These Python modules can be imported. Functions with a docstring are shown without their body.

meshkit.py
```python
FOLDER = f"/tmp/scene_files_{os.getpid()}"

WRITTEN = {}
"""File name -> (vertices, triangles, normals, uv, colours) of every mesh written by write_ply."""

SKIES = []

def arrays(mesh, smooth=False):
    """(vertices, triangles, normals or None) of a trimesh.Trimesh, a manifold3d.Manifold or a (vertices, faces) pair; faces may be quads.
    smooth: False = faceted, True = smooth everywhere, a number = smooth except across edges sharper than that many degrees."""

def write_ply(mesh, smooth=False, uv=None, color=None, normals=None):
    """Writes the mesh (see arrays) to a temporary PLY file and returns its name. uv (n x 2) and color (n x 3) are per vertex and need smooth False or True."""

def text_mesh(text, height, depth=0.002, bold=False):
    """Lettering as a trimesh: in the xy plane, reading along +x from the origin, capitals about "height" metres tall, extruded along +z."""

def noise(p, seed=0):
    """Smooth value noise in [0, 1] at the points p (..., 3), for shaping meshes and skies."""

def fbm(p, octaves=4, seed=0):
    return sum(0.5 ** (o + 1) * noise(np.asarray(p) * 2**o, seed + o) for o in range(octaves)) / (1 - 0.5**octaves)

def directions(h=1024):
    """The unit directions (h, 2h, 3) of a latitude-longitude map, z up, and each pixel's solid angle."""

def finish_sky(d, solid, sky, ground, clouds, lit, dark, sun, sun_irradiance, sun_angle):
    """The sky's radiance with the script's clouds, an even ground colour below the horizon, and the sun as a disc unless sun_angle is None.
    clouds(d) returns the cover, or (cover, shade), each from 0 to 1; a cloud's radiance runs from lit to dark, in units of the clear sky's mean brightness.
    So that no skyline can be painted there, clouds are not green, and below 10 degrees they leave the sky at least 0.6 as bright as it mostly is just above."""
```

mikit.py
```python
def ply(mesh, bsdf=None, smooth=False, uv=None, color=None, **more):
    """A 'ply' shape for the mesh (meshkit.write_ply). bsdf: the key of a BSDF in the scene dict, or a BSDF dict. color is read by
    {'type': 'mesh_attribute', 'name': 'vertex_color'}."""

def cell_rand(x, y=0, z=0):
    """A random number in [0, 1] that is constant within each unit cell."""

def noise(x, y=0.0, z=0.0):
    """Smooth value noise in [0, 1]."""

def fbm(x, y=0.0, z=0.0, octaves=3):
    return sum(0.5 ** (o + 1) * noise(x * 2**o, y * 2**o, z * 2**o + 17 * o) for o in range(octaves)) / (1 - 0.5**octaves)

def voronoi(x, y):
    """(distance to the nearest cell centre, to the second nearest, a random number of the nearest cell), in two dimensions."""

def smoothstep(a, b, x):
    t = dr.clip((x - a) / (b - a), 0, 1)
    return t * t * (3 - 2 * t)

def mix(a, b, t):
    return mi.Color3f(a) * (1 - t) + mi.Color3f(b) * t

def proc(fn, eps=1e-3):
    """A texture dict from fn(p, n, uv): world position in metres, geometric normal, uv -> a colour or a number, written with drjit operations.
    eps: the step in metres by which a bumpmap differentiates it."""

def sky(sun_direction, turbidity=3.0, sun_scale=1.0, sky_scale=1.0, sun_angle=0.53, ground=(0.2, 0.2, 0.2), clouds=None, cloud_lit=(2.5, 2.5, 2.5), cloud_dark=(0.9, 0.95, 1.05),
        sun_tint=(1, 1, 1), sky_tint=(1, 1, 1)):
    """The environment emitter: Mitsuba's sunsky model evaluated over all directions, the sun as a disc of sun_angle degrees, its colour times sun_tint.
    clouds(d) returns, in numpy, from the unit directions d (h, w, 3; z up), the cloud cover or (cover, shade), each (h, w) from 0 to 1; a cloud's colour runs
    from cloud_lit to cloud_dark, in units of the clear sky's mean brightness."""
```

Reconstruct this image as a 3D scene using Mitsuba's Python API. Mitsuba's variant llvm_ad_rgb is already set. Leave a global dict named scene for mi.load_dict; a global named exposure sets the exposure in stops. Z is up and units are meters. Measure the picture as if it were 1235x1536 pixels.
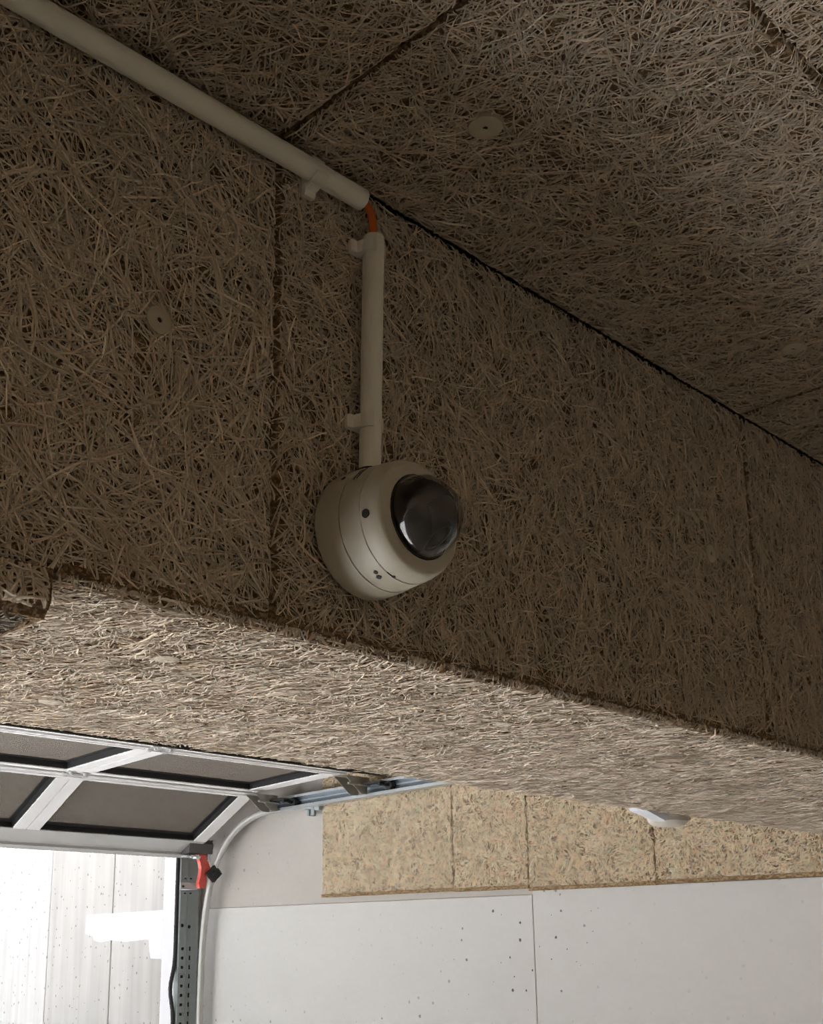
import math, random
import numpy as np, trimesh, mitsuba as mi, mikit, meshkit
import drjit as dr
from mikit import noise, fbm, voronoi, smoothstep, mix, cell_rand
from shapely.geometry import Polygon, Point, box as sbox
random.seed(4); np.random.seed(4)
scene, labels = {}, {}
T = mi.ScalarTransform4f

# ------------------------------------------------------------------ camera, sky, exposure
F, PX, PY, YAW, PITCH, ROLL = 1775.519, 527.22, 966.58, 0.808167, 0.252087, -0.003815
fw = np.array([math.cos(YAW)*math.cos(PITCH), math.sin(YAW)*math.cos(PITCH), math.sin(PITCH)])
r0 = np.array([math.sin(YAW), -math.cos(YAW), 0.0]); u0 = np.cross(r0, fw)
rt = math.cos(ROLL)*r0 + math.sin(ROLL)*u0
up = -math.sin(ROLL)*r0 + math.cos(ROLL)*u0
m = np.eye(4); m[:3, 0] = -rt; m[:3, 1] = up; m[:3, 2] = fw
scene['camera'] = {'type': 'perspective', 'fov': 2*math.degrees(math.atan(617.5/F)), 'fov_axis': 'x', 'near_clip': 0.01, 'far_clip': 200.0,
                   'principal_point_offset_x': (617.5-PX)/1235, 'principal_point_offset_y': (768-PY)/1536, 'to_world': T(m.tolist())}
exposure = 6.88
def clouds(d):
    q = meshkit.fbm(d*3.0, 4)
    return np.clip(0.55 + 0.8*q, 0, 1), np.clip(0.2 + 0.5*meshkit.fbm(d*5.0 + 9, 4), 0, 1)
scene['sky'] = mikit.sky((0.45, 0.75, 0.46), turbidity=4.0, sun_scale=0.42, sun_tint=(0.80, 1.06, 1.70), sky_scale=0.05, ground=(0.35, 0.34, 0.32), clouds=clouds,
                         cloud_lit=(1.6, 1.6, 1.58), cloud_dark=(0.9, 0.93, 0.98))

# ------------------------------------------------------------------ materials
def rgb(*c): return {'type': 'rgb', 'value': list(map(float, c))}
def two(b): return {'type': 'twosided', 'bsdf': b}
def principled(color, rough=0.5, metal=0.0, **k):
    return two({'type': 'principled', 'base_color': color if isinstance(color, dict) else rgb(*color), 'roughness': rough, 'metallic': metal, **k})
scene['mat_fibre'] = two({'type': 'diffuse', 'reflectance': {'type': 'mesh_attribute', 'name': 'vertex_color'}})
def board_base(p, n, uv):
    a = noise(p.x*420, p.y*420, p.z*420); b = fbm(p.x*9, p.y*9, p.z*9)
    return mix((0.085, 0.055, 0.032), (0.20, 0.145, 0.09), smoothstep(0.35, 0.8, a*0.75 + b*0.35))
scene['mat_board'] = two({'type': 'diffuse', 'reflectance': mikit.proc(board_base)})
def board_edge(p, n, uv):
    a = noise(p.x*230, p.y*230, p.z*230); b = noise(p.x*520 + 7, p.y*520, p.z*520)
    return mix((0.10, 0.065, 0.036), (0.34, 0.245, 0.155), smoothstep(0.35, 0.8, 0.6*a + 0.4*b))
scene['mat_board_edge'] = two({'type': 'diffuse', 'reflectance': mikit.proc(board_edge)})
def edge_strip(p, n, uv):
    return mix((0.17, 0.11, 0.055), (0.42, 0.30, 0.18), smoothstep(0.3, 0.75, noise(p.x*190, p.y*190, p.z*190)))
def board_far(p, n, uv):
    a = noise(p.x*230, p.y*230, p.z*230); b = noise(p.x*110 + 31, p.y*110, p.z*110)
    return mix((0.24, 0.16, 0.09), (0.56, 0.44, 0.31), smoothstep(0.2, 0.6, 0.65*a + 0.35*b))
scene['mat_board_far'] = two({'type': 'diffuse', 'reflectance': mikit.proc(board_far)})

def concrete_fn(base, scale, pock, dens):
    def fn(p, n, uv):
        a = fbm(p.x*1.6*scale, p.y*1.6*scale, p.z*1.6*scale, octaves=4)
        g = noise(p.x*60, p.y*60, p.z*60)
        tone = 0.93 + 0.12*(a - 0.5) + 0.03*(g - 0.5)
        q = p.x*0.7 + p.y
        d1, _, w = voronoi(q*dens, p.z*dens)
        patch = smoothstep(0.36, 0.62, noise(q*1.7 + 3.1, p.z*1.7))
        hole = dr.select((w > 0.55) & (d1 < 0.03 + 0.10*(w - 0.55)*(w - 0.55)*4), 0.15 + 0.85*patch, 0.0)
        return mi.Color3f(*base)*tone*(1 - pock*hole)
    return fn
scene['mat_concrete'] = two({'type': 'diffuse', 'reflectance': mikit.proc(concrete_fn((0.53, 0.505, 0.465), 1.0, 0.30, 11))})
scene['mat_white_concrete'] = two({'type': 'diffuse', 'reflectance': mikit.proc(concrete_fn((0.66, 0.655, 0.635), 0.6, 0.75, 16))})
def plank_maker(base):
  def plank_fn(p, n, uv):
    streak = fbm(p.y*26, p.z*1.3, 5.0, octaves=4)
    blotch = fbm(p.y*2.0, p.z*2.2, 9.0)
    d1, _, w = voronoi(p.y*17, p.z*17)
    hole = dr.select((w > 0.6) & (d1 < 0.05 + 0.2*(w - 0.6)), 0.4, 0.0)
    tone = 0.90 + 0.22*(streak - 0.5) + 0.14*(blotch - 0.5)
    return mi.Color3f(*base)*tone*(1 - hole)
  return plank_fn
scene['mat_plank'] = two({'type': 'diffuse', 'reflectance': mikit.proc(plank_maker((0.50, 0.49, 0.468)))})
scene['mat_plank_lit'] = two({'type': 'diffuse', 'reflectance': mikit.proc(plank_maker((0.62, 0.61, 0.595)))})  # paler copy of the plank concrete: stronger daylight put into the colour
scene['mat_sun_patch'] = principled((0.60, 0.605, 0.625), 0.7)  # white that stands for sunlight on the retaining wall
scene['mat_floor'] = two({'type': 'diffuse', 'reflectance': mikit.proc(concrete_fn((0.61, 0.60, 0.58), 0.8, 0.2, 9))})
scene['mat_left_wall'] = principled((0.33, 0.29, 0.235), 0.9)
scene['mat_inner_wall'] = principled((0.57, 0.495, 0.39), 0.9)
scene['mat_dark_gap'] = principled((0.03, 0.024, 0.018), 0.9)
scene['mat_conduit'] = principled((0.76, 0.76, 0.69), 0.42)
scene['mat_clip'] = principled((0.72, 0.71, 0.66), 0.45)
scene['mat_orange'] = principled((0.62, 0.14, 0.03), 0.5)
scene['mat_washer'] = principled((0.45, 0.40, 0.31), 0.7)
scene['mat_screw'] = principled((0.03, 0.03, 0.03), 0.5)
scene['mat_housing'] = principled((0.46, 0.43, 0.35), 0.42)
scene['mat_seam'] = principled((0.31, 0.285, 0.235), 0.6)
scene['mat_black_plastic'] = principled((0.012, 0.012, 0.013), 0.35)
scene['mat_inner_grey'] = principled((0.045, 0.048, 0.046), 0.3)
scene['mat_lens'] = principled((0.02, 0.022, 0.024), 0.06, clearcoat=1.0, clearcoat_gloss=0.95)
scene['mat_bubble'] = {'type': 'thindielectric', 'int_ior': 1.52, 'specular_transmittance': rgb(0.55, 0.56, 0.57)}
scene['mat_alu'] = principled((0.80, 0.80, 0.80), 0.42, 0.0, specular=0.6)
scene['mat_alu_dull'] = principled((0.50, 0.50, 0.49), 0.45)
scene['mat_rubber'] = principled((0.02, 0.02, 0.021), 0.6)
scene['mat_mesh'] = principled((0.185, 0.162, 0.137), 0.6)
scene['mat_galv'] = principled((0.62, 0.66, 0.69), 0.36, 0.85)
scene['mat_web'] = principled((0.20, 0.24, 0.285), 0.45, 0.3)
scene['mat_jamb'] = principled((0.76, 0.76, 0.79), 0.7)
scene['mat_tab'] = principled((0.50, 0.51, 0.51), 0.6)
scene['mat_edge_strip'] = two({'type': 'diffuse', 'reflectance': mikit.proc(edge_strip)})
scene['mat_galv_dull'] = principled((0.30, 0.335, 0.335), 0.5, 0.25)
scene['mat_bracket'] = principled((0.30, 0.295, 0.26), 0.5, 0.35)
scene['mat_tube'] = principled((0.50, 0.495, 0.47), 0.4, 0.2)
scene['mat_red'] = principled((0.70, 0.10, 0.075), 0.4)
scene['mat_dark_box'] = principled((0.085, 0.082, 0.086), 0.45)
scene['mat_grey_cap'] = principled((0.56, 0.52, 0.46), 0.5)
scene['mat_clear'] = principled((0.74, 0.78, 0.84), 0.12)

# ------------------------------------------------------------------ helpers
def num(key):
    if key not in USED: USED.add(key); return key
    k = 1
    while f'{key}_{k:03d}' in USED: k += 1
    USED.add(f'{key}_{k:03d}'); return f'{key}_{k:03d}'
USED = set()
SC = 1.0      # the far wall, door and drive are drawn at a smaller size and enlarged by this factor
def sized(mesh):
    if SC != 1.0: mesh = mesh.copy(); mesh.apply_scale(SC)
    return mesh
def put(key, mesh, mat, smooth=False, label=None, **k):
    """one entry; the key is numbered when taken; returns the key"""
    key = num(key)
    scene[key] = mikit.ply(sized(mesh), mat, smooth=smooth, **k)
    if label: labels[key] = {'label': label}
    return key
def struct(name, mesh, mat, label=None, smooth=False):
    key = put(name, mesh, mat, smooth)
    labels[key] = {'kind': 'structure'}
    if label: labels[key]['label'] = label
    return key
def thing(name, label, cat, group=None):
    key = num(name); labels[key] = {'label': label, 'category': cat}
    if group: labels[key]['group'] = group
    return key
def bx(x0, x1, y0, y1, z0, z1):
    b = trimesh.creation.box((x1-x0, y1-y0, z1-z0)); b.apply_translation(((x0+x1)/2, (y0+y1)/2, (z0+z1)/2)); return b
def cat(*ms): return trimesh.util.concatenate([x for x in ms if x is not None])
def hullm(pts): return trimesh.convex.convex_hull(np.asarray(pts, float))
def frame_of(d):
    d = np.asarray(d, float); d = d/np.linalg.norm(d)
    a = np.cross(d, [0, 0, 1.0] if abs(d[2]) < 0.9 else [1.0, 0, 0]); a /= np.linalg.norm(a)
    return a, np.cross(d, a), d
def lathe(profile, origin, axis, n=48):
    """profile: list of (radius, height along axis), closed to a solid when it starts and ends at radius 0"""
    a, b, d = frame_of(axis); t = np.linspace(0, 2*np.pi, n, endpoint=False)
    ring = np.cos(t)[:, None]*a + np.sin(t)[:, None]*b
    pr = np.asarray(profile, float); P, Fc = [], []
    for r, h in pr: P.append(np.asarray(origin) + d*h + max(r, 1e-6)*ring)
    P = np.vstack(P); i = np.arange(n); j = (i+1) % n
    for k in range(len(pr)-1):
        A, B, C, D = k*n+i, k*n+j, (k+1)*n+j, (k+1)*n+i
        Fc += [np.stack([A, B, C], 1), np.stack([A, C, D], 1)]
    return trimesh.Trimesh(P, np.vstack(Fc), process=False)
def tube(path, r, n=16, closed_caps=True, spline=0):
    path = np.asarray(path, float)
    if spline:
        from scipy.interpolate import CubicSpline
        s = np.r_[0, np.cumsum(np.linalg.norm(np.diff(path, axis=0), axis=1))]
        path = CubicSpline(s, path)(np.linspace(0, s[-1], spline))
    tg = np.gradient(path, axis=0); tg /= np.linalg.norm(tg, axis=1, keepdims=True)
    a, b, _ = frame_of(tg[0]); t = np.linspace(0, 2*np.pi, n, endpoint=False); P = []
    for p, d in zip(path, tg):
        a = a - d*(a @ d); a /= np.linalg.norm(a); b = np.cross(d, a)
        P.append(p + r*(np.cos(t)[:, None]*a + np.sin(t)[:, None]*b))
    V = np.vstack(P + [path[:1], path[-1:]]); i = np.arange(n); j = (i+1) % n; Fc = []
    for k in range(len(path)-1):
        Fc += [np.stack([k*n+i, k*n+j, (k+1)*n+j], 1), np.stack([k*n+i, (k+1)*n+j, (k+1)*n+i], 1)]
    if closed_caps:
        e = len(path)*n; Fc += [np.stack([i*0+e, j, i], 1), np.stack([i*0+e+1, (len(path)-1)*n+i, (len(path)-1)*n+j], 1)]
    return trimesh.Trimesh(V, np.vstack(Fc), process=False)
def extrude(poly, h, origin, ex, ey, ez):
    """shapely polygon in the plane (ex, ey), thickened by h along ez from origin"""
    g = trimesh.creation.extrude_polygon(poly, h, engine='earcut')
    M = np.eye(4); M[:3, 0], M[:3, 1], M[:3, 2], M[:3, 3] = ex, ey, ez, origin
    g.apply_transform(M)
    if np.linalg.det(M[:3, :3]) < 0: g.invert()
    return g
X, Y, Z = np.eye(3)
def slab(o, u, v, n, Lu, Lv, t, bevel):
    """a board: face rectangle at o spanned by u*Lu, v*Lv, outward normal n, thickness t behind the face, bevelled front arris"""
    o, u, v, n = map(lambda q: np.asarray(q, float), (o, u, v, n)); pts = []
    for s in (0, 1):
        for q in (0, 1):
            c = o + u*Lu*s + v*Lv*q
            pts += [c - n*t, c - n*bevel, c + u*bevel*(1-2*s) + v*bevel*(1-2*q)]
    return hullm(pts)

PAL = np.array([[0.60, 0.515, 0.415], [0.65, 0.57, 0.47], [0.55, 0.46, 0.36], [0.52, 0.465, 0.375], [0.62, 0.51, 0.40], [0.57, 0.52, 0.43]])
def fibres(seed, o, u, v, n, Lu, Lv, dens=13000, width=(0.0018, 0.0032), length=(0.035, 0.095), depth=0.0048, window=None, seg=5, bias=None, gain=1.0, top=0.0009, drape=(0.006,)*4, curl=1.0, loft=0.0, spread=0.15, skip=None, steep=1.0):
    """wood-wool strands: curved ribbons with a ridge, lying in layers on the face of a board"""
    rng = np.random.default_rng(seed); o, u, v, n = map(lambda q: np.asarray(q, float), (o, u, v, n))
    w0 = window or (0, Lu, 0, Lv)
    N = int((w0[1]-w0[0])*(w0[3]-w0[2])*dens)
    cu, cv = rng.uniform(w0[0], w0[1], N), rng.uniform(w0[2], w0[3], N)
    if skip is not None:
        out = ~((cu > skip[0]) & (cu < skip[1]) & (cv > skip[2]) & (cv < skip[3])); cu, cv = cu[out], cv[out]; N = len(cu)
    L = rng.uniform(*length, N); th = rng.uniform(0, np.pi, N)
    if bias is not None:
        pick = rng.random(N) < bias[1]; th = np.where(pick, bias[0] + rng.normal(0, 0.45, N), th)
    # the strands of one handful lie roughly the same way
    fl = meshkit.noise(np.stack([cu*14, cv*14, cu*0 + seed], 1), seed)*np.pi*2
    th = np.where(rng.random(N) < 0.35, fl + rng.normal(0, 0.35, N), th)
    k0 = rng.normal(0, 3.6*curl, N)
    kink = rng.normal(0, 0.30*curl, (N, seg))
    ds = L/seg
    head = th[:, None] + (k0[:, None]*(np.arange(seg)-seg/2)[None]*ds[:, None]) + kink*0.35
    pu = np.concatenate([np.zeros((N, 1)), np.cumsum(np.cos(head)*ds[:, None], 1)], 1)
    pv = np.concatenate([np.zeros((N, 1)), np.cumsum(np.sin(head)*ds[:, None], 1)], 1)
    pu += (cu - pu.mean(1))[:, None]; pv += (cv - pv.mean(1))[:, None]
    # cut the strands off cleanly at the edges of the face
    ok = (pu >= 0) & (pu <= Lu) & (pv >= 0) & (pv <= Lv)
    for sft in (1, -1):
        iu, iv, io = np.roll(pu, sft, 1), np.roll(pv, sft, 1), np.roll(ok, sft, 1)
        io[:, 0 if sft == 1 else -1] = False
        cut = io & ~ok
        du, dv = pu-iu, pv-iv
        with np.errstate(divide='ignore', invalid='ignore'):
            tt = np.minimum(np.where(du > 0, (Lu-iu)/du, np.where(du < 0, -iu/du, 9)), np.where(dv > 0, (Lv-iv)/dv, np.where(dv < 0, -iv/dv, 9)))
        tt = np.clip(np.nan_to_num(tt, nan=1.0, posinf=9), 0, 1)
        pu, pv = np.where(cut, iu+du*tt, pu), np.where(cut, iv+dv*tt, pv)
        ok = ok | cut
    h0 = -depth + (depth + top)*rng.random(N)**0.75
    tilt = rng.normal(0, 0.0011, N)[:, None]*np.linspace(-1, 1, seg+1)[None]
    bow = -np.abs(rng.normal(0, 0.0012, N))[:, None]*np.linspace(-1, 1, seg+1)[None]**2
    up_ = rng.random(N) < loft
    tilt = np.where(up_[:, None], tilt*2.6, tilt); h0 = np.where(up_, top*rng.uniform(0.3, 1.0, N), h0)
    hh = np.clip(h0[:, None] + tilt + bow, -depth - 0.001, np.where(up_, top + 0.0012, top)[:, None])
    hd = np.concatenate([head[:, :1], (head[:, 1:]+head[:, :-1])/2, head[:, -1:]], 1)
    wd = rng.uniform(*width, N)[:, None]*np.r_[0.55, np.ones(seg-1), 0.55][None]
    roll = rng.normal(0, 0.35, N)[:, None]
    su, sv = -np.sin(hd)*wd/2, np.cos(hd)*wd/2
    # over the bevelled arris the strands lie lower: u-low, u-high, v-low, v-high
    def pts(a, b, c):
        for q, dist in zip(drape, (a, Lu-a, b, Lv-b)):
            if q > 0: c = c - steep*np.clip(q - dist, 0, q)
        return o + a[..., None]*u + b[..., None]*v + c[..., None]*n
    dz = wd/2*np.sin(roll)
    left, mid, right = pts(pu+su, pv+sv, hh-0.0005+dz), pts(pu, pv, hh+0.0002), pts(pu-su, pv-sv, hh-0.0005-dz)
    V = np.stack([left, mid, right], 2).reshape(-1, 3)             # N, seg+1, 3
    base = (np.arange(N)[:, None]*(seg+1) + np.arange(seg)[None])*3
    keep = ok[:, :-1] & ok[:, 1:]
    b = base[keep]; a2 = b+3
    Fc = np.concatenate([np.stack([b, b+1, a2+1], 1), np.stack([b, a2+1, a2], 1), np.stack([b+1, b+2, a2+2], 1), np.stack([b+1, a2+2, a2+1], 1)])
    col = PAL[rng.integers(0, len(PAL), N)]*np.exp(rng.normal(-0.02, spread, N))[:, None]*gain
    col = np.repeat(np.clip(col, 0, 0.9), (seg+1)*3, 0)
    used = np.unique(Fc); remap = np.zeros(len(V), int); remap[used] = np.arange(len(used))
    return trimesh.Trimesh(V[used], remap[Fc], process=False), col[used]
def wool(board, seed, o, u, v, n, Lu, Lv, name='fibres', **k):
    mesh, col = fibres(seed, o, u, v, n, Lu, Lv, **k)
    key = num(f'{board}__{name}')
    scene[key] = mikit.ply(sized(mesh), 'mat_fibre', smooth=False, color=col)
    labels[key] = {'kind': 'stuff', 'label': 'pressed wood wool strands'}
    return key
def board(parent, seed, o, u, v, n, Lu, Lv, t=0.025, bevel=0.006, window=None, drape=None, wooly=True, mat='mat_board_edge', name='panel', **k):
    o, u, v, n = map(lambda q: np.asarray(q, float), (o, u, v, n))
    # the core under the strands sits back so that gaps between strands are deep; the strands end at the board's face
    back = 0.0046 if wooly else 0.0
    key = put(f'{parent}__{name}', slab(o - n*back, u, v, n, Lu, Lv, t - back, bevel), mat)
    if wooly:
        wool(key, seed, o, u, v, n, Lu, Lv, window=window, drape=drape or (bevel,)*4, **k)
        if window: wool(key, seed+500, o, u, v, n, Lu, Lv, skip=window, drape=drape or (bevel,)*4, dens=4200, width=(0.0045, 0.0065), length=(0.04, 0.09), seg=2, gain=k.get('gain', 1.0)*0.92)
    return key
def washer(holder, c, n, r=0.021):
    key = put(f'{holder}__fixing_disc', lathe([(0.0030, -0.0010), (0.0032, 0.0012), (0.006, 0.0024), (r*0.8, 0.0022), (r, 0.0008), (r*1.02, -0.006)], c, n, 36), 'mat_washer', 30)
    put(f'{holder}__screw', lathe([(0, 0.0002), (0.0030, 0.0004), (0.0031, -0.002)], c, n, 16), 'mat_screw')
    return key

# ------------------------------------------------------------------ the room
ZC, ZB, ZS, YF, X1, X2, YC = 1.0227, 0.3718, 0.360, 1.03, 0.857, 2.056, 0.487
YB, W, FL, YD = 1.768, 3.90, -1.70, 5.26        # far edge of the beam, right wall, floor, door wall
struct('floor', bx(-5, W+0.3, -7, YD+0.2, FL-0.2, FL), 'mat_floor')
struct('ceiling', bx(-5, W+0.3, -7, YD+0.2, ZC+0.03, ZC+0.25), 'mat_inner_wall')
struct('wall_left', bx(-5.2, -5, -3.2, YD+0.2, FL, ZC+0.03), 'mat_left_wall')
struct('wall_back', bx(-5, W, -3.4, -3.2, FL, ZC+0.03), 'mat_inner_wall')
# downstand beam
wf = struct('wall_front', bx(-5, W, YF+0.026, YB-0.004, ZS+0.026, ZC+0.03), 'mat_dark_gap', 'downstand beam clad in wood wool boards')
G = 0.0017
fkeys = []
for i, (a, b, win) in enumerate(((0.5765-2.4, 0.5765-1.2, None), (X1-1.2, X1, None), (X1, X2, None), (X2, W, None))):
    if i == 0: continue
    zb = ZB
    w = (max(0.30-a, 0), min(2.75-a, b-a), 0.0, ZC-zb) if i != 2 else None
    fkeys.append(board(wf, 10+i, (a+G, YF, zb+0.001), X, Z, -Y, b-a-2*G, ZC-zb-0.0015, bevel=0.006, window=w,
                 drape=(0.010, 0.004, 0.001, 0.001), dens=17500 if i == 1 else 21500, bias=(-0.95, 0.30) if i == 1 else (-1.2, 0.18), length=(0.04, 0.10) if i == 1 else (0.025, 0.075),
                 width=(0.0015, 0.0027) if i == 1 else (0.0012, 0.0022), depth=0.0052))
# lower casing board on the left that hangs below the soffit
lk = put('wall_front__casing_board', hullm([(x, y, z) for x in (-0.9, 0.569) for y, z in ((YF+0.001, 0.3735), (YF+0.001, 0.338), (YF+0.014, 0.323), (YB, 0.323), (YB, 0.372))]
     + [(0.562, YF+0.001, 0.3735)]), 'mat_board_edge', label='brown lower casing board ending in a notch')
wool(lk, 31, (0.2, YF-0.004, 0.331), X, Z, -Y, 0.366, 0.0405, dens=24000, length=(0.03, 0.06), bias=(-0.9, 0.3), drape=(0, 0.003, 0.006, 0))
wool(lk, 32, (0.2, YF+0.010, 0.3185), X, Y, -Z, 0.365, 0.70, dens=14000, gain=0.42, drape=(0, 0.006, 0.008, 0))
# soffit boards: joint at x = 1.16
skeys = []
for i, (a, b) in enumerate(((0.577, 1.1575), (1.1600, 2.36), (2.3605, W-0.03))):
    skeys.append(board(wf, 40+i, (a, YF+0.001, ZS), X, Y, -Z, b-a, YB-YF-0.001, bevel=0.008, name='soffit_panel', t=0.022, drape=(0, 0.0012, 0.0045, 0), steep=2.4,
                 seg=5 if i < 2 else 4, dens=17500 if i < 2 else 14500, length=(0.03, 0.08), width=(0.0013, 0.0024), depth=0.0070, top=0.0014, curl=2.2, loft=0.22, spread=0.22))
for i, (a, b) in enumerate(((0.577, 1.1575), (1.160, 2.40))):
    wool(skeys[i], 700+i, (a, YF+0.0005, ZS+0.0045), X, Z, -Y, b-a, 0.0072, dens=42000, width=(0.0012, 0.0022), length=(0.012, 0.04), seg=2, drape=(0, 0, 0.002, 0), depth=0.003, gain=0.8, top=0.0004)
put('wall_front__gap_shade', hullm([(x, y, z) for x in (0.45, 1.78) for y in (YB-0.001, YB+0.006) for z in (ZS-0.0035, ZS+0.03)]), 'mat_rubber', label='black strip added as the dark gap along the far edge of the soffit')  # added strip: draws the shaded gap before the door in plain black
for x, y in ((0.843, 1.224), (0.871, 1.563)): washer(skeys[0], (x, y, ZS), -Z, 0.017)
for x, y in ((1.514, 1.222), (2.242, 1.225)): washer(skeys[1], (x, y, ZS), -Z, 0.017)
for x, y in ((3.04, 1.597),): washer(skeys[2], (x, y, ZS), -Z, 0.017)
washer(fkeys[0], (0.682, YF-0.0008, 0.696), -Y, 0.0165)
washer(fkeys[1], (1.892, YF-0.0008, 0.697), -Y, 0.017)
# ceiling boards, two rows in view, plain ones further back and beyond the beam
for r, (ya, yb) in enumerate(((YC, YF), (YC-0.6, YC), (YC-1.2, YC-0.6), (YC-1.8, YC-1.2), (YC-2.4, YC-1.8))):
    for i, xa in enumerate((X1-3.6, X1-2.4, X1-1.2, X1, X2, X2+1.2)):
        xb = min(xa+1.199, W-0.03)
        vis = (r == 0 and i >= 2) or (r == 1 and i >= 3)
        win = {(0, 2): (0.20-xa, X1-xa, 0, yb-ya), (0, 3): None, (0, 4): (0, 0.55, 0, yb-ya), (1, 3): (0.2, 1.2, 0.3, 0.6), (1, 4): (0, 0.3, 0.3, 0.6)}.get((r, i))
        k = board('ceiling', 60+r*10+i, (xa+G, ya+G, ZC), X, Y, -Z, xb-xa-2*G, yb-ya-2*G, bevel=0.006, wooly=vis, mat='mat_board_edge' if vis else 'mat_board_far', window=win, drape=(0.001, 0.006, 0.008, 0.0005),
                  dens=21000, length=(0.025, 0.065), width=(0.0011, 0.0021), depth=0.0052)
        if (r, i) == (0, 3):
            washer(k, (1.029, 0.824, ZC-0.0012), -Z, 0.022); washer(k, (1.869, 0.827, ZC-0.0015), -Z, 0.021)
for yb in (YB+0.02, 2.45, 3.11, 3.77, 4.43):
    for xa in (-1.0, 0.2, 1.4, 2.6):
        put('ceiling__panel', slab((xa, yb, ZC), X, Y, -Z, 1.196, 0.655, 0.025, 0.005), 'mat_board_far')
# ------------------------------------------------------------------ side wall, door, drive
SC = 3.90/3.30; NEAR = (ZC, W, FL, YD); ZC, W, FL, YD = ZC/SC, 3.30, FL/SC, 4.45
wr = struct('wall_right', bx(W, W+0.3, -2.9, YD, FL, ZC+0.025), 'mat_concrete', 'pale bare concrete side wall')
# white lower skin of the side wall, in two slabs with a fine joint
for a, b, zt in ((2.5595, YD-0.002, 0.179), (-2.7, 2.5575, 0.193)):
    put('wall_right__painted_slab', slab((W-0.006, a, FL), Y, Z, -X, b-a, zt-FL, 0.0055, 0.002), 'mat_white_concrete', label='white lower wall skin with fine pock marks')
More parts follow.
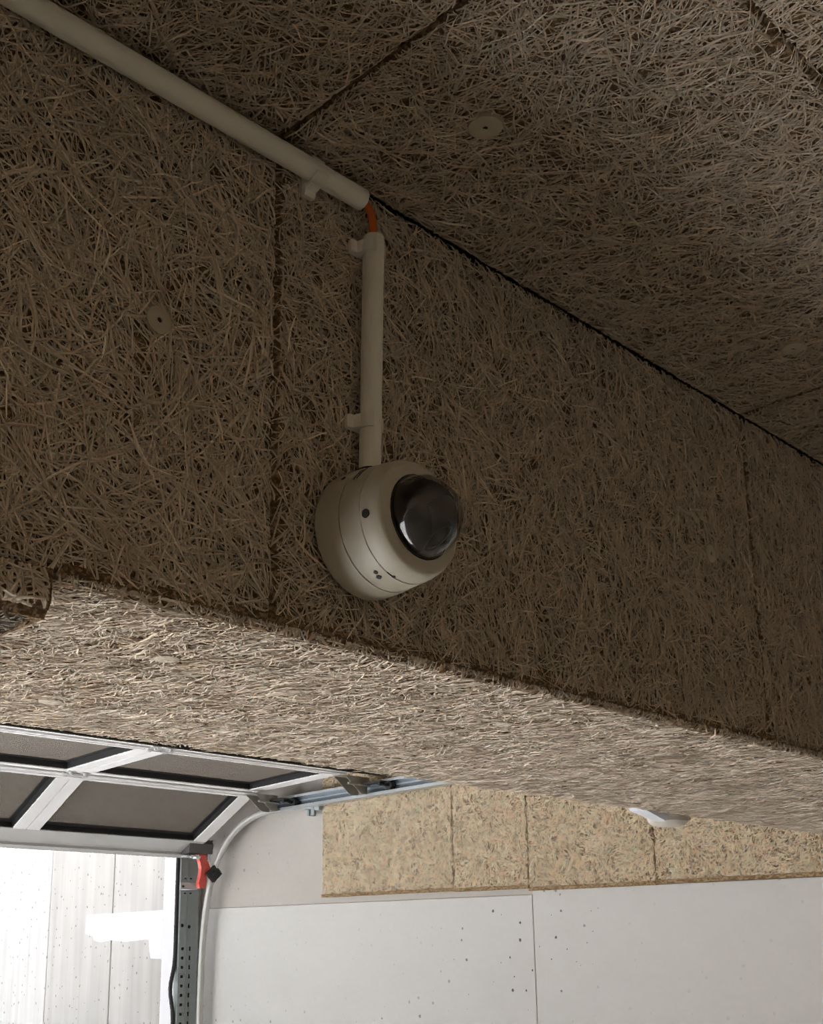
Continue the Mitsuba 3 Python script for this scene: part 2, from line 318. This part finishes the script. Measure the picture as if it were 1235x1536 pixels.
# boards on the side wall
wb = [(2.9018, 3.607, 0.2075), (2.5588, 2.9002, 0.2045), (2.0608, 2.5572, 0.196), (1.2988, 2.0592, 0.1985), (0.1988, 1.2972, 0.1985), (-1.0, 0.1972, 0.1985)]
for i, (a, b, z) in enumerate(wb):
    board(wr, 90+i, (W-0.025, a, z), Y, Z, -X, b-a, ZC-z, bevel=0.002, wooly=i < 4, mat='mat_board_edge', name='panel', window=(0, b-a, 0, 0.50),
          dens=42000, length=(0.012, 0.034), width=(0.0012, 0.0021), seg=2, depth=0.0046, gain=np.array([1.78, 1.58, 1.48]), drape=(0.004, 0.004, 0.003, 0.001), spread=0.12)
    put(f'{wr}__edge_strip', cat(bx(W-0.0262, W-0.010, a, b, z-0.004, z+0.0065), bx(W-0.0268, W-0.012, a, b, z-0.0055, z-0.0035)), 'mat_edge_strip', label='brown cut lower edge of the boards')
# door wall: jamb, lintel, left pier
struct('wall_door', cat(bx(3.165, W, YD, YD+0.10, FL, ZC+0.02), bx(-5, -2.2, YD, YD+0.10, FL, ZC+0.02), bx(-2.2, 3.165, YD, YD+0.10, 0.44, ZC+0.02)), 'mat_jamb', 'pale wall around the garage door opening')

# ------------------------------------------------------------------ outside
struct('driveway', bx(-14, W, YD+0.2, 24, FL-0.25, FL-0.02), 'mat_floor')
we = struct('wall_exterior', bx(W+0.02, W+0.4, YD+0.105, 18, FL-0.25, 1.3), 'mat_concrete', 'board-marked concrete retaining wall along the drive')
ys = [4.555, 4.731, 5.18, 5.793, 6.40, 7.02, 7.63, 8.24, 8.85, 9.46]
for a, b in zip(ys[:-1], ys[1:]):
    put(f'{we}__panel', slab((W, a+0.005, FL-0.2), Y, Z, -X, b-a-0.010, 1.28-FL+0.2, 0.02, 0.003), 'mat_plank' if a < 5.7 else 'mat_plank_lit')  # panels farther out get the copy with daylight in its colour
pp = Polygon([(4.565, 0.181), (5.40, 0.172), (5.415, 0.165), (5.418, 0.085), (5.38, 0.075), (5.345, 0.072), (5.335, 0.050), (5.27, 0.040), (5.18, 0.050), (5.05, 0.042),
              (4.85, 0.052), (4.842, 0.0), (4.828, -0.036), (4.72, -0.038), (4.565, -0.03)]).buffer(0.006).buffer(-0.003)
put(f'{we}__sun_patch', extrude(pp, 0.0015, (W-0.0018, 0, 0), Y, Z, X), 'mat_sun_patch', label='bright white patch drawn in as sunlight on the wall')  # sunlit patch drawn as a thin white sheet

# ------------------------------------------------------------------ garage door
A2, B2, C2 = np.array([4.339, 0.397]), np.array([3.881, 0.640]), np.array([3.325, 0.664])
dk = num('door_1'); labels[dk] = {'kind': 'structure', 'label': 'raised sectional garage door with white frames and dark mesh infill'}
DX = [-2.04, -1.175, -0.31, 0.555, 1.42, 2.285, 3.15]
def section(P0, P1, rail0, rail1, name_label):
    t = (P1-P0); Lg = np.linalg.norm(t); t = np.array([0, *(t/Lg)]); n = np.array([0, -t[2], t[1]])
    o = np.array([0, *P0]); th = 0.042
    def bar(x0, x1, s0, s1, d0=-0.042, d1=0.0):
        pts = [(o + X*x + t*s + n*d) for x in (x0, x1) for s in (s0, s1) for d in (d0, d1)]
        return hullm(pts)
    def groove(x0, x1, s0, s1): return bar(x0, x1, s0, s1, 0.0, 0.0012)
    key = num(f'{dk}__section'); labels[key] = {'label': name_label}
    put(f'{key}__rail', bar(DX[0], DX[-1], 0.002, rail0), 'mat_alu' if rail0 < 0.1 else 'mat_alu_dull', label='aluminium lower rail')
    put(f'{key}__rail', bar(DX[0], DX[-1], Lg-rail1, Lg-0.002), 'mat_alu', label='aluminium upper rail')
    put(f'{key}__rail_lip', cat(bar(DX[0], DX[-1], Lg-rail1+0.006, Lg-rail1+0.016, 0, 0.005), bar(DX[0], DX[-1], Lg-0.010, Lg-0.003, 0, 0.006)), 'mat_alu')
    xs = []
    for i, x in enumerate(DX):
        if i == 0: rg = [(x, x+0.055)]
        elif i == len(DX)-1: rg = [(x-0.062, x)]
        else: rg = [(x-0.056, x-0.003), (x+0.003, x+0.056)]
        for a, b in rg: put(f'{key}__stile', bar(a, b, rail0, Lg-rail1, -0.042, 0.001), 'mat_alu')
        xs.append((rg[0][0], rg[-1][1]))
        if 0 < i < len(DX)-1: put(f'{key}__stile_joint', bar(x-0.003, x+0.003, rail0, Lg-rail1, -0.042, -0.006), 'mat_rubber')
    for i in range(len(DX)-1):
        a, b = xs[i][1], xs[i+1][0]; s0, s1 = rail0, Lg-rail1; gk = 0.022
        fr = cat(bar(a, b, s0, s0+gk, -0.033, -0.026), bar(a, b, s1-gk, s1, -0.033, -0.026), bar(a, a+gk, s0, s1, -0.033, -0.026), bar(b-gk, b, s0, s1, -0.033, -0.026),
                 bar(a, b, s0-0.0, s0+0.003, -0.027, -0.004), bar(a, b, s1-0.003, s1, -0.027, -0.004), bar(a, a+0.003, s0, s1, -0.027, -0.004), bar(b-0.003, b, s0, s1, -0.027, -0.004))
        put(f'{key}__gasket', fr, 'mat_rubber', label='black gasket')
        if i < 3: continue
        wires, pitch, wd = [], 0.0090, 0.0050
        for x in np.arange(a+gk, b-gk, pitch): wires.append(bar(x, x+wd, s0+gk*0.5, s1-gk*0.5, -0.0300, -0.0288))
        for s in np.arange(s0+gk, s1-gk, pitch): wires.append(bar(a+gk*0.5, b-gk*0.5, s, s+wd, -0.0302, -0.0290))
        w = put(f'{key}__mesh_infill', cat(*wires), 'mat_mesh', label='dark perforated metal sheet')
        labels[w]['kind'] = 'stuff'
    return key, o, t, n, Lg, bar
s1k, o1, t1, n1, L1, bar1 = section(A2, B2, 0.128, 0.040, 'bottom section of the door, tilted in the bend of the track')
s2k, o2, t2, n2, L2, bar2 = section(B2, C2, 0.036, 0.052, 'second section of the door, lying almost level')
D2 = np.array([2.80, 0.686])
section(C2, D2, 0.036, 0.052, 'third section of the door, mostly hidden by the beam')
put(f'{s1k}__bottom_seal', cat(bar1(DX[0], DX[-1], -0.016, 0.003, -0.034, -0.004), bar1(DX[0], DX[-1], -0.022, -0.014, -0.030, -0.012)), 'mat_rubber', label='black rubber bottom seal')
put(f'{s1k}__rail_lip', bar1(DX[0], DX[-1], 0.010, 0.034, 0.0, 0.012), 'mat_alu_dull')
def hinge(key, o, t, n, xc, s):
    ps = []
    for sx in (-1, 1):
        pts = lambda x0, x1, a, b, d0, d1: hullm([(o + X*x + t*q + n*d) for x in (x0, x1) for q in (a, b) for d in (d0, d1)])
        c = xc + sx*0.030
        ps += [pts(c-0.016, c+0.016, s-0.030, s+0.030, 0.001, 0.0035), lathe([(0, 0.0105), (0.006, 0.0105), (0.0065, 0.009), (0.0065, 0.002)], o+X*c+t*(s-0.018)+n*0.001, n, 12),
               lathe([(0, 0.0105), (0.006, 0.0105), (0.0065, 0.009), (0.0065, 0.002)], o+X*c+t*(s+0.018)+n*0.001, n, 12)]
    ps.append(tube([o+X*(xc-0.052)+t*s+n*0.007, o+X*(xc+0.052)+t*s+n*0.007], 0.0055, 10))
    put(f'{key}__hinge', cat(*ps), 'mat_tab', 25, label='small bolted hinge')
for xc in DX[1:-1]: hinge(s2k, o2, t2, n2, xc, 0.0); hinge(s2k, o2, t2, n2, xc, L2-0.012)
# roller brackets on the right end
def roller(key, y, z, label):
    b = num(f'{key}__roller_bracket'); labels[b] = {'label': label}
    tri = Polygon([(-0.085, 0.030), (0.055, 0.030), (0.055, 0.012), (0.02, -0.055), (-0.012, -0.055)])
    plate = extrude(Polygon([(3.075, 0.012), (3.205, 0.012), (3.205, -0.052), (3.165, -0.052), (3.150, -0.045)]), 0.003, (0, y, z), X, Z, Y)
    back = hullm([(x, yy, zz) for x, zz in ((3.09, z+0.010), (3.205, z+0.010), (3.205, z-0.052), (3.17, z-0.052)) for yy in (y-0.050, y-0.047)])
    top = bx(3.07, 3.205, y-0.05, y+0.003, z+0.010, z+0.013)
    cheek = bx(3.202, 3.205, y-0.05, y+0.003, z-0.052, z+0.013)
    rib = tube([(3.10, y-0.053, z-0.018), (3.215, y-0.053, z-0.018)], 0.005, 10)
    scene[b] = mikit.ply(sized(cat(plate, back, top, cheek, rib)), 'mat_bracket', smooth=25)
    return b
r1 = roller(s1k, 3.855, 0.612, 'grey steel roller bracket at the bend of the track')
r2 = roller(s2k, 3.318, 0.632, 'grey steel roller bracket near the beam')
for s, y, z in ((s1k, 3.73, 0.592), (s2k, 3.17, 0.608)):
    put(f'{s}__roller', cat(lathe([(0, -0.012), (0.018, -0.012), (0.021, -0.006), (0.021, 0.006), (0.018, 0.012), (0, 0.012)], (3.232, y, z), X, 24),
        tube([(3.17, y, z), (3.235, y, z)], 0.006, 10), bx(3.165, 3.20, y-0.012, y+0.14, z+0.006, z+0.012)), 'mat_rubber', 25, label='black track roller on a steel pin')
# bottom corner: dark box, red lever, black pad, plated tab
put(f'{s1k}__corner_box', cat(hullm([(x, y, z) for x in (3.078, 3.205) for y, z in ((4.252, 0.466), (4.240, 0.450), (4.246, 0.408), (4.345, 0.402), (4.345, 0.472))]),
    bx(3.075, 3.208, 4.246, 4.34, 0.463, 0.468)), 'mat_dark_box', label='dark grey cover box of the bottom corner bracket')
put(f'{s1k}__corner_bracket', cat(bx(3.075, 3.15, 4.255, 4.30, 0.392, 0.397), bx(3.12, 3.135, 4.25, 4.275, 0.385, 0.402), bx(3.19, 3.205, 4.26, 4.30, 0.378, 0.408),
    lathe([(0, 0.012), (0.007, 0.012), (0.007, 0.0)], (3.10, 4.262, 0.394), -Y, 12), lathe([(0, 0.012), (0.007, 0.012), (0.007, 0.0)], (3.135, 4.262, 0.390), -Y, 12),
    bx(3.205, 3.235, 4.27, 4.285, 0.44, 0.475)), 'mat_galv', label='plated corner bracket')
lev = Polygon([(3.140, 0.404), (3.176, 0.412), (3.188, 0.395), (3.207, 0.352), (3.198, 0.330), (3.186, 0.318), (3.192, 0.290), (3.184, 0.264), (3.157, 0.262), (3.152, 0.284), (3.160, 0.310), (3.164, 0.345), (3.156, 0.375)])
put(f'{s1k}__red_lever', extrude(lev.buffer(0.004).buffer(-0.002), 0.022, (0, 4.288, 0), X, Z, -Y), 'mat_red', label='red plastic safety lever')
pad = Polygon([(3.226, 0.360), (3.259, 0.326), (3.222, 0.291), (3.186, 0.323)])
put(f'{s1k}__lever_pad', cat(extrude(pad.buffer(0.004), 0.014, (0, 4.264, 0), X, Z, -Y), lathe([(0, 0.004), (0.010, 0.004), (0.012, 0.0)], (3.222, 4.250, 0.325), -Y, 16)), 'mat_rubber', label='black square pad')

# track of the door
tk = thing('door_track', 'galvanised garage door track curving up beside the concrete wall to the beam', 'door track')
plate = sbox(3.163, FL, 3.262, 0.445)
holes = []
for k in range(34):
    z = 0.005 - 0.0395*k
    holes += [sbox(3.176, z-0.006, 3.190, z+0.006), sbox(3.218, z-0.009, 3.227, z+0.009)]
for z in (0.31, 0.245):
    holes += [sbox(3.182, z-0.003, 3.194, z+0.003), sbox(3.212, z-0.003, 3.224, z+0.003)]
holes += [Point(3.178, 0.105).buffer(0.008, 8), Point(3.216, 0.10).buffer(0.008, 8)]
from shapely import union_all
put(f'{tk}__slotted_plate', cat(extrude(plate.difference(union_all(holes)), 0.0025, (0, 4.420, 0), X, Z, -Y), bx(3.163, 3.1655, 4.42, 4.45, FL, 0.445)), 'mat_galv_dull', label='dull galvanised plate with two rows of slots')
put(f'{tk}__plate_backing', bx(3.166, 3.262, 4.424, 4.449, FL, 0.44), 'mat_rubber')
put(f'{tk}__plate_ridge', bx(3.2000, 3.2035, 4.4150, 4.4180, FL, 0.44), 'mat_galv_dull')
zz = np.linspace(FL, 0.43, 70)
bul = -0.020*np.exp(-((zz+0.165)/0.075)**2) - 0.004*np.clip(-zz-0.1, 0, 0.5)
put(f'{tk}__rubber_seal', tube(np.stack([3.158 + bul, 0*zz+4.437, zz], 1), 0.009, 10), 'mat_rubber', True, label='black rubber edge seal with a bulge')
put(f'{tk}__clamp_tab', cat(bx(3.085, 3.175, 4.312, 4.316, 0.256, 0.285), bx(3.165, 3.185, 4.314, 4.42, 0.258, 0.262)), 'mat_tab', label='plated steel tab')
put(f'{tk}__tab_bolt', lathe([(0, 0.006), (0.005, 0.006), (0.005, 0)], (3.098, 4.312, 0.268), -Y, 12), 'mat_screw')
path = [(3.246, 4.37, FL), (3.243, 4.365, -0.9), (3.240, 4.355, -0.2), (3.238, 4.335, 0.12), (3.236, 4.300, 0.27), (3.235, 4.235, 0.40), (3.235, 4.13, 0.50), (3.235, 4.00, 0.556), (3.235, 3.86, 0.574)]
put(f'{tk}__guide_tube', tube(path, 0.0145, 14, spline=60), 'mat_tube', True, label='rounded pale guide rail, straight then bent')
def channel(y0, z0, y1, z1):
    dz = lambda y: z0 + (z1-z0)*(y-y0)/(y1-y0)
    def strip(xa, xb, za, zb): return hullm([(x, y, dz(y)+q) for x in (xa, xb) for y in (y0, y1) for q in (za, zb)])
    return strip(3.250, 3.2525, -0.0255, 0.0255), cat(strip(3.212, 3.2525, -0.028, -0.0255), strip(3.212, 3.2525, 0.0255, 0.028), strip(3.212, 3.2145, -0.028, -0.016), strip(3.212, 3.2145, 0.018, 0.028),
               strip(3.243, 3.250, 0.004, 0.010))
web, lips = channel(3.90, 0.588, 1.9, 0.630)
put(f'{tk}__channel_web', web, 'mat_web', label='dull blue-grey web of the level channel')
put(f'{tk}__channel_lips', lips, 'mat_galv', label='shiny galvanised lips of the channel running level to the beam')
put(f'{tk}__hanger', cat(bx(3.252, 3.275, 3.635, 3.685, 0.560, 0.575), bx(3.262, 3.268, 3.640, 3.660, 0.535, 0.575), bx(3.262, 3.299, 3.672, 3.684, 0.535, 0.575), bx(3.252, 3.299, 3.60, 3.63, 0.552, 0.58)), 'mat_galv_dull', label='small wall hanger of the track')

SC = 1.0; ZC, W, FL, YD = NEAR

# ------------------------------------------------------------------ conduits, cable, clips
CY, CR = 1.0115, 0.0145
def pipe(p0, p1, r):
    p0, p1 = np.array(p0), np.array(p1); L = np.linalg.norm(p1-p0)
    return lathe([(r-0.002, 0.004), (r-0.002, 0), (r, 0), (r, L), (r-0.002, L), (r-0.002, L-0.012), (0, L-0.012)], p0, p1-p0, 32)
k = put('conduit', pipe((-0.6, CY, 0.992), (0.990, CY, 0.992), CR), 'mat_conduit', 40)
labels[k] = {'label': 'long grey plastic conduit running in the corner below the ceiling', 'category': 'conduit'}
k = put('conduit', pipe((1.0005, CY, 0.583), (1.0115, CY, 0.942), CR), 'mat_conduit', 40)
labels[k] = {'label': 'short upright grey conduit standing on the dome camera', 'category': 'conduit'}
k = put('cable', tube([(0.93, CY, 0.992), (0.975, CY, 0.992), (0.997, CY, 0.989), (1.0065, CY-0.001, 0.975), (1.0095, CY-0.001, 0.955), (1.0105, CY, 0.93), (1.010, CY, 0.88)], 0.0056, 14, spline=50), 'mat_orange', True)
labels[k] = {'label': 'orange cable bridging the gap between the two grey conduits', 'category': 'cable'}
def clip(c, along, out_dir, side, label):
    """open C clip round a conduit: arc, foot block against the wall, side lug"""
    c, along, out_dir, side = map(lambda q: np.asarray(q, float), (c, along, out_dir, side))
    key = thing('conduit_clip', label, 'conduit clip', None)
    ri, ro, w = CR+0.0004, CR+0.0032, 0.020
    t = np.radians(np.linspace(-205, 60, 34))
    arc = [(ro*np.cos(a), ro*np.sin(a)) for a in t] + [(ri*np.cos(a), ri*np.sin(a)) for a in t[::-1]]
    # in the local plane: x along 'side', y along out_dir (away from the wall)
    arc = Polygon(arc)
    put(f'{key}__ring', extrude(arc, w, c - along*w/2, side, out_dir, along), 'mat_clip', label=None)
    foot = Polygon([(-0.012, -0.0185), (0.030, -0.0185), (0.030, -0.0125), (0.0265, -0.0105), (0.0215, -0.0100), (0.0195, -0.002), (0.0168, 0.0005), (0.0149, -0.002), (0.0105, -0.0135), (-0.0105, -0.0135)])
    put(f'{key}__foot', extrude(foot, w*0.9, c - along*w*0.45, side, out_dir, along), 'mat_clip')
    return key
clip((0.905, CY, 0.992), X, -Y, -Z, 'grey clip holding the long conduit near its open end')
clip((1.0110, CY, 0.924), Z, -Y, -X, 'grey clip at the top of the upright conduit by the orange cable')
clip((1.0030, CY, 0.664), Z, -Y, -X, 'grey clip on the lower part of the upright conduit above the camera')

# ------------------------------------------------------------------ dome camera
ck = thing('security_camera', 'cream dome security camera on the dark wood wool wall under the upright conduit', 'security camera')
CO, CA = np.array([0.9986, YF-0.006, 0.5087]), -Y          # foot on the wall, axis out of the wall
put(f'{ck}__base', lathe([(0, 0.0), (0.0815, 0.0), (0.0825, 0.002), (0.0823, 0.020), (0.0818, 0.036), (0.0803, 0.0405), (0.060, 0.041), (0, 0.041)], CO, CA, 96), 'mat_housing', 28)
put(f'{ck}__seam', lathe([(0.079, 0.038), (0.0792, 0.0425), (0.07, 0.043)], CO, CA, 72), 'mat_seam', 28)
put(f'{ck}__housing', lathe([(0.070, 0.0412), (0.0796, 0.0415), (0.0801, 0.0425), (0.0790, 0.060), (0.0778, 0.0735), (0.0772, 0.0742), (0.0766, 0.0742), (0.0764, 0.0754), (0.0770, 0.0756), (0.0758, 0.086), (0.0738, 0.0935),
    (0.0712, 0.0985), (0.0690, 0.1005), (0.0660, 0.1015), (0.0555, 0.1035), (0.0540, 0.1032), (0.0535, 0.098), (0.0535, 0.07)], CO, CA, 96), 'mat_housing', 28)
put(f'{ck}__bezel', lathe([(0.0536, 0.090), (0.0536, 0.1028), (0.0528, 0.1045), (0.0505, 0.1045), (0.0503, 0.090)], CO, CA, 72), 'mat_black_plastic', 30, label='black ring round the dome')
put(f'{ck}__inner_plate', lathe([(0.0500, 0.094), (0.0, 0.094)], CO, CA, 64), 'mat_inner_grey')
DC = CO - Y*0.100                                                   # centre of the bubble
th = np.linspace(0.05, np.pi/2, 22)
put(f'{ck}__dome_bubble', lathe([(0.0515*math.cos(a), 0.0515*math.sin(a)*0.98 + 0.004) for a in th[::1]] + [], DC, CA, 72), 'mat_bubble', True, label='smoked clear dome')
# black shroud: part of a sphere, cut open towards the lens direction (down and to the right)
look = np.array([0.34, -0.52, -0.78]); look /= np.linalg.norm(look)
sp = trimesh.creation.icosphere(subdivisions=5, radius=0.0475)
side_ax = np.cross(look, -Y); side_ax /= np.linalg.norm(side_ax)
vv = sp.vertices; mid = vv[sp.faces].mean(1)
keep = (mid @ -Y > -0.004) & ~((np.abs(mid @ side_ax) < 0.026) & (mid @ look > 0.010))
inner = sp.copy(); inner.vertices = inner.vertices*0.965
sh = trimesh.util.concatenate([trimesh.Trimesh(vv, sp.faces[keep], process=False), trimesh.Trimesh(inner.vertices, sp.faces[keep][:, ::-1], process=False)])
sh.apply_translation(DC); put(f'{ck}__shroud', sh, 'mat_black_plastic', True, label='black inner shroud with a slot')
put(f'{ck}__lens_barrel', lathe([(0, 0.0), (0.0235, 0.0), (0.0235, 0.030), (0.0215, 0.036), (0.0185, 0.036), (0.0165, 0.032), (0, 0.031)], DC, look, 40), 'mat_inner_grey', 28, label='lens barrel')
put(f'{ck}__lens', lathe([(0.0166, 0.0315), (0.014, 0.0352), (0.010, 0.0375), (0.005, 0.0388), (0, 0.0392)], DC, look, 32), 'mat_lens', True, label='glass lens')
def on_body(ang, h, r): # ang: direction round the axis in the x-z plane
    d = np.array([math.cos(ang), 0, math.sin(ang)]); return CO + CA*h + d*r, d
for h, deg, r, rr in ((0.083, 187, 0.0758, 0.0058), (0.030, 138, 0.0815, 0.0032), (0.062, 241, 0.0784, 0.0030), (0.060, 247, 0.0786, 0.0038), (0.076, 254, 0.0765, 0.0022)):
    c, d = on_body(math.radians(deg), h, r)
    put(f'{ck}__screw_hole', lathe([(0, 0.0013), (rr*0.9, 0.0014), (rr, -0.001)], c, d, 20), 'mat_screw')
for h, deg, r in ((0.052, 136, 0.0795), (0.057, 135, 0.0792)):
    a = np.radians(np.linspace(deg-9, deg+9, 9)); vs = []
    pth = [on_body(q, h, r)[0] for q in a]
    put(f'{ck}__mark', tube(pth, 0.0009, 8), 'mat_inner_grey', True)
a = np.radians(np.linspace(246, 253, 6)); put(f'{ck}__mark', tube([on_body(q, 0.0745, 0.0772)[0] for q in a], 0.0008, 8), 'mat_inner_grey', True)
put(f'{ck}__gland', lathe([(0, -0.02), (0.017, -0.02), (0.0185, -0.012), (0.0185, 0.004), (0.0150, 0.006), (0, 0.006)], (1.0003, CY, 0.592), Z, 32), 'mat_screw', 28, label='black cable gland')

# ------------------------------------------------------------------ small box with a clear lens at the far edge of the soffit
lk2 = thing('sensor', 'small round beige sensor with pale wedge lens at far edge of the lit soffit', 'sensor')
put(f'{lk2}__body', lathe([(0, 0.0), (0.034, 0.0), (0.046, 0.004), (0.056, 0.013), (0.060, 0.026), (0.060, 0.09), (0, 0.09)], (2.992, 1.828, 0.335), Z, 40), 'mat_grey_cap', 30)
put(f'{lk2}__lens', hullm([(2.82, 1.79, 0.366), (2.945, 1.79, 0.366), (2.935, 1.80, 0.344), (2.82, 1.84, 0.366), (2.945, 1.84, 0.366), (2.935, 1.83, 0.344), (2.78, 1.79, 0.42), (2.945, 1.79, 0.42), (2.945, 1.84, 0.42), (2.78, 1.84, 0.42)]), 'mat_clear', label='pale shiny wedge lens')
